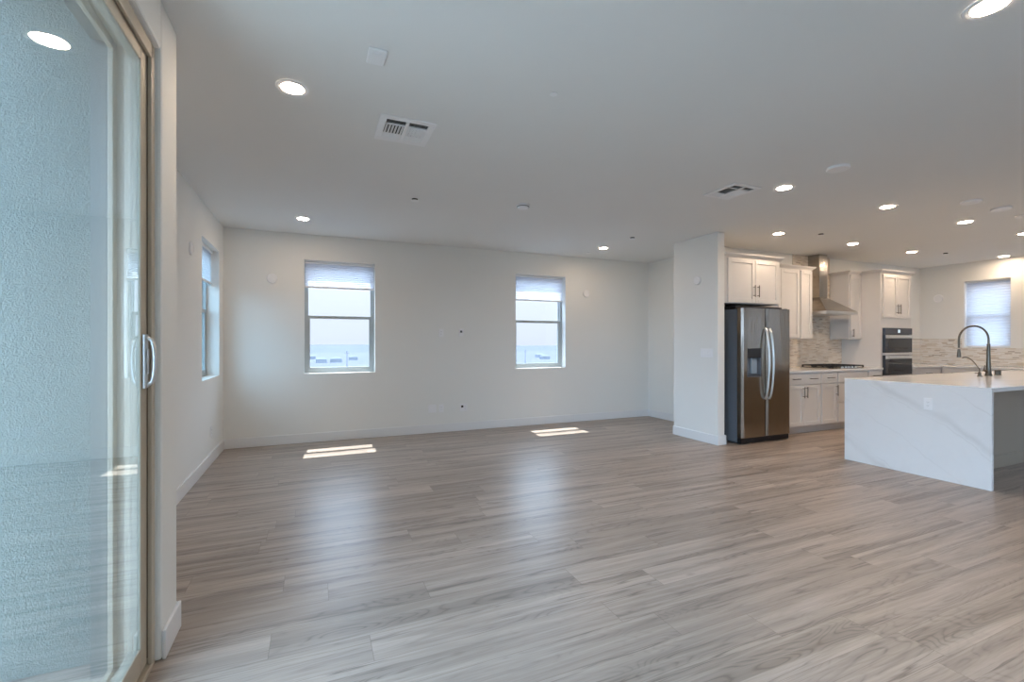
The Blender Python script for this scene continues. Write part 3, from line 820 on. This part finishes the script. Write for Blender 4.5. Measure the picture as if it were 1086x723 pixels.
def vent(x0, x1, y0, y1, label):
    r = thing('air_vent', ((x0+x1)/2, (y0+y1)/2, H), label, 'air vent', 'white ceiling air vents')
    a, b = (x1-x0)/2, (y1-y0)/2; F = .045
    m = MB().box(-a, a, -b, -b+F, -.010, -.0005).box(-a, a, b-F, b, -.010, -.0005).box(-a, -a+F, -b+F, b-F, -.010, -.0005).box(a-F, a, -b+F, b-F, -.010, -.0005)
    m.build('vent_frame', PLATE, r, .003)
    MB().box(-a+F, a-F, -b+F, b-F, -.003, -.0008).build('duct_opening', DUCT, r)
    MB().box(-.010, .010, -b+F, b-F, -.012, -.0032).build('divider', PLATE, r)
    y1, y2 = -b+.42*(2*b-2*F)*.5+F, b-.36*(2*b-2*F)-F+F*.5
    for s in (-1, 1):
        xa, xb = (-a+F, -.010) if s < 0 else (.010, a-F)
        for j in range(4):                       # near band, open towards the camera
            cy = -b+F+.012 + j*(y1+b-F)/4
            MB().prism([(cy-.006, -.0125), (cy-.005, -.0125), (cy+.010, -.0036), (cy+.009, -.0036)], 'x', xa, xb).build('louver', PLATE, r)
        for i in range(6):                       # middle band of short cross vanes
            cx = xa + (i+.5)*(xb-xa)/6
            q = .007*s
            MB().prism([(cx-q-.001, -.0036), (cx-q+.001, -.0036), (cx+q+.001, -.0130), (cx+q-.001, -.0130)], 'y', y1+.004, y2-.004).build('louver', PLATE, r)
        MB().box(xa, xb, y1-.003, y1+.003, -.0128, -.0034).build('divider', PLATE, r)
        for j in range(4):                       # far band, slats facing the camera
            cy = y2+.006 + j*(b-F-y2)/4
            MB().prism([(cy-.006, -.0036), (cy-.0048, -.0036), (cy+.010, -.0120), (cy+.0088, -.0120)], 'x', xa, xb).build('louver', PLATE, r)
vent(.375, .730, 2.940, 3.310, 'white square ceiling air vent left of centre, nearer the patio door')
vent(3.435, 3.775, 2.975, 3.355, 'white square ceiling air vent right of centre, near the kitchen')

r = thing('ceiling_sensor', (.282, 2.362, H), 'small white rectangular cover plate at the top of the ceiling', 'ceiling plate')
MB().box(-.044, .044, -.064, .064, -.012, -.0005).build('cover_plate', PLATE, r, .005)
MB().box(-.026, .026, -.042, .042, -.0150, -.0122).build('raised_centre', PLATE, r, .002)
r = thing('smoke_detector', (1.982, 4.333, H), 'round white smoke detector at the middle of the ceiling', 'smoke detector')
MB().lathe([(0, -.0005), (.070, -.0005), (.070, -.012), (.064, -.014), (0, -.014)], n=36).build('base', PLATE, r, smooth=30)
MB().lathe([(0, -.0142), (.062, -.0142), (.060, -.030), (.050, -.040), (0, -.042)], n=36).build('detector_cap', PLATE, r, smooth=30)
MB().lathe([(.0625, -.018), (.0635, -.018), (.0635, -.024), (.0625, -.024)], n=36).build('vent_slot', DUCT, r)
def pendant_plate(x, y, lab):
    r = thing('ceiling_plate', (x, y, H), lab, 'ceiling plate', 'round blank ceiling plates')
    MB().lathe([(0, -.0005), (.082, -.0005), (.082, -.016), (.076, -.020), (0, -.021)], n=36).build('cover_plate', PLATE, r, smooth=30)
    MB().lathe([(0, -.0212), (.007, -.0212), (.006, -.024), (0, -.025)], n=12).build('screw', PLATE, r, smooth=40)
pendant_plate(3.913, 2.393, 'flat white ceiling plate just right of the right air vent')
pendant_plate(6.079, 2.435, 'flat round ceiling plate over the near end of the island')
pendant_plate(6.688, 2.435, 'flat round ceiling plate over the middle of the island, next one over')
pendant_plate(7.296, 2.460, 'flat round ceiling plate over the island at the right photo edge')
def sprinkler(x, y, lab, r0=.040, drop=.016):
    r = thing('sprinkler_cover', (x, y, H), lab, 'sprinkler cover', 'small round sprinkler covers')
    MB().lathe([(0, -.0005), (r0*.72, -.0005), (r0*.72, -drop), (0, -drop)], n=20).build('neck', DUCT, r)
    MB().lathe([(0, -drop-.0002), (r0, -drop-.0002), (r0, -drop-.003), (0, -drop-.004)], n=28).build('cover_disc', PLATE, r, smooth=30)
sprinkler(.912, 4.576, 'small round sprinkler cover left of the smoke detector')
sprinkler(3.962, 5.093, 'small round sprinkler cover before the right far window light')
sprinkler(6.106, 3.949, 'small round sprinkler cover above the fridge side of the kitchen')
sprinkler(9.243, 4.014, 'small round sprinkler cover near the kitchen corner')
sprinkler(2.100, 6.245, 'faint round sprinkler cover close to the far wall, between windows', .036, .004)
sprinkler(3.984, 6.226, 'faint round sprinkler cover close to the far wall, right end', .036, .004)
sprinkler(1.254, 2.322, 'tiny round cover on the bare ceiling right of the square plate', .022, .004)

# ------------------------------------------------------------------ the view outside
GZ = -25
m = MB(); m.box(-3000, 3000, -2500, 3500, GZ-1, GZ); struct('ground_outside', m, DESERT)
def ridge(name, y0, depth, x0, x1, hmax, seed, label):
    m = MB(); rnd = random.Random(seed); nx, ny = 70, 10
    ph = [(rnd.uniform(.6, 7), rnd.uniform(0, 6.28), rnd.uniform(.2, 1)) for _ in range(9)]
    V = []
    for j in range(ny+1):
        row = []
        for i in range(nx+1):
            u = i/nx; v = j/ny
            p = sum(a*math.sin(f*u*6.28+o+v*1.7) for f, o, a in ph)/3.2
            z = hmax*(.62+.38*p)*math.sin(PI*v)**.8*min(1, 6*min(u, 1-u)+.1)
            row.append(m.bm.verts.new((x0+(x1-x0)*u, y0+depth*v, GZ-.5+max(0, z))))
        V.append(row)
    for j in range(ny):
        for i in range(nx): m.bm.faces.new([V[j][i], V[j][i+1], V[j+1][i+1], V[j+1][i]])
    o = m.build(name, HILL, None, smooth=80); o['kind'] = 'structure'; return o
ridge('hills_outside', 1250, 700, -1500, 2500, 22, 3, '')
def house(x, y, w, d, h, lab):
    r = thing('distant_house', (x, y, GZ), lab, 'house', 'houses on the plain beyond the far windows')
    MB().box(-w/2, w/2, -d/2, d/2, 0, h).build('house_wall', HWALL, r)
    MB().loft([[(-w/2-.5, -d/2-.5, h), (w/2+.5, -d/2-.5, h), (w/2+.5, d/2+.5, h), (-w/2-.5, d/2+.5, h)],
               [(-w/4, -.3, h+2.4), (w/4, -.3, h+2.4), (w/4, .3, h+2.4), (-w/4, .3, h+2.4)]]).build('roof', HROOF, r)
for x, y, w, lab in (
    (-5, 780, 12, 'pale house at the left edge of the hazy view in the left far window'),
    (7.5, 640, 13, 'pale house left of centre in the hazy view in the left far window'),
    (25.5, 650, 14, 'broad pale house at the centre of the hazy view in the left far window'),
    (52, 720, 12, 'pale house right of the thin pole in the left far window'),
    (330, 640, 13, 'pale house in the hazy view in the right far window, nearer the pole'),
    (362, 720, 14, 'pale house in the hazy view in the right far window, farther from the pole')):
    house(x, y, w, 11, 4.6, lab)
for x, y in ((18.1, 300), (139, 300)):
    o = MB().tube([(x, y, GZ), (x, y, GZ+21)], [.36, .26], 8).tube([(x-1.6, y, GZ+19.5), (x+1.6, y, GZ+19.5)], .16, 6).build('utility_pole', POLE, None, smooth=50)
    tag(o, 'thin utility pole seen through the %s window of the far wall' % ('left' if x < 50 else 'right'), 'utility pole')
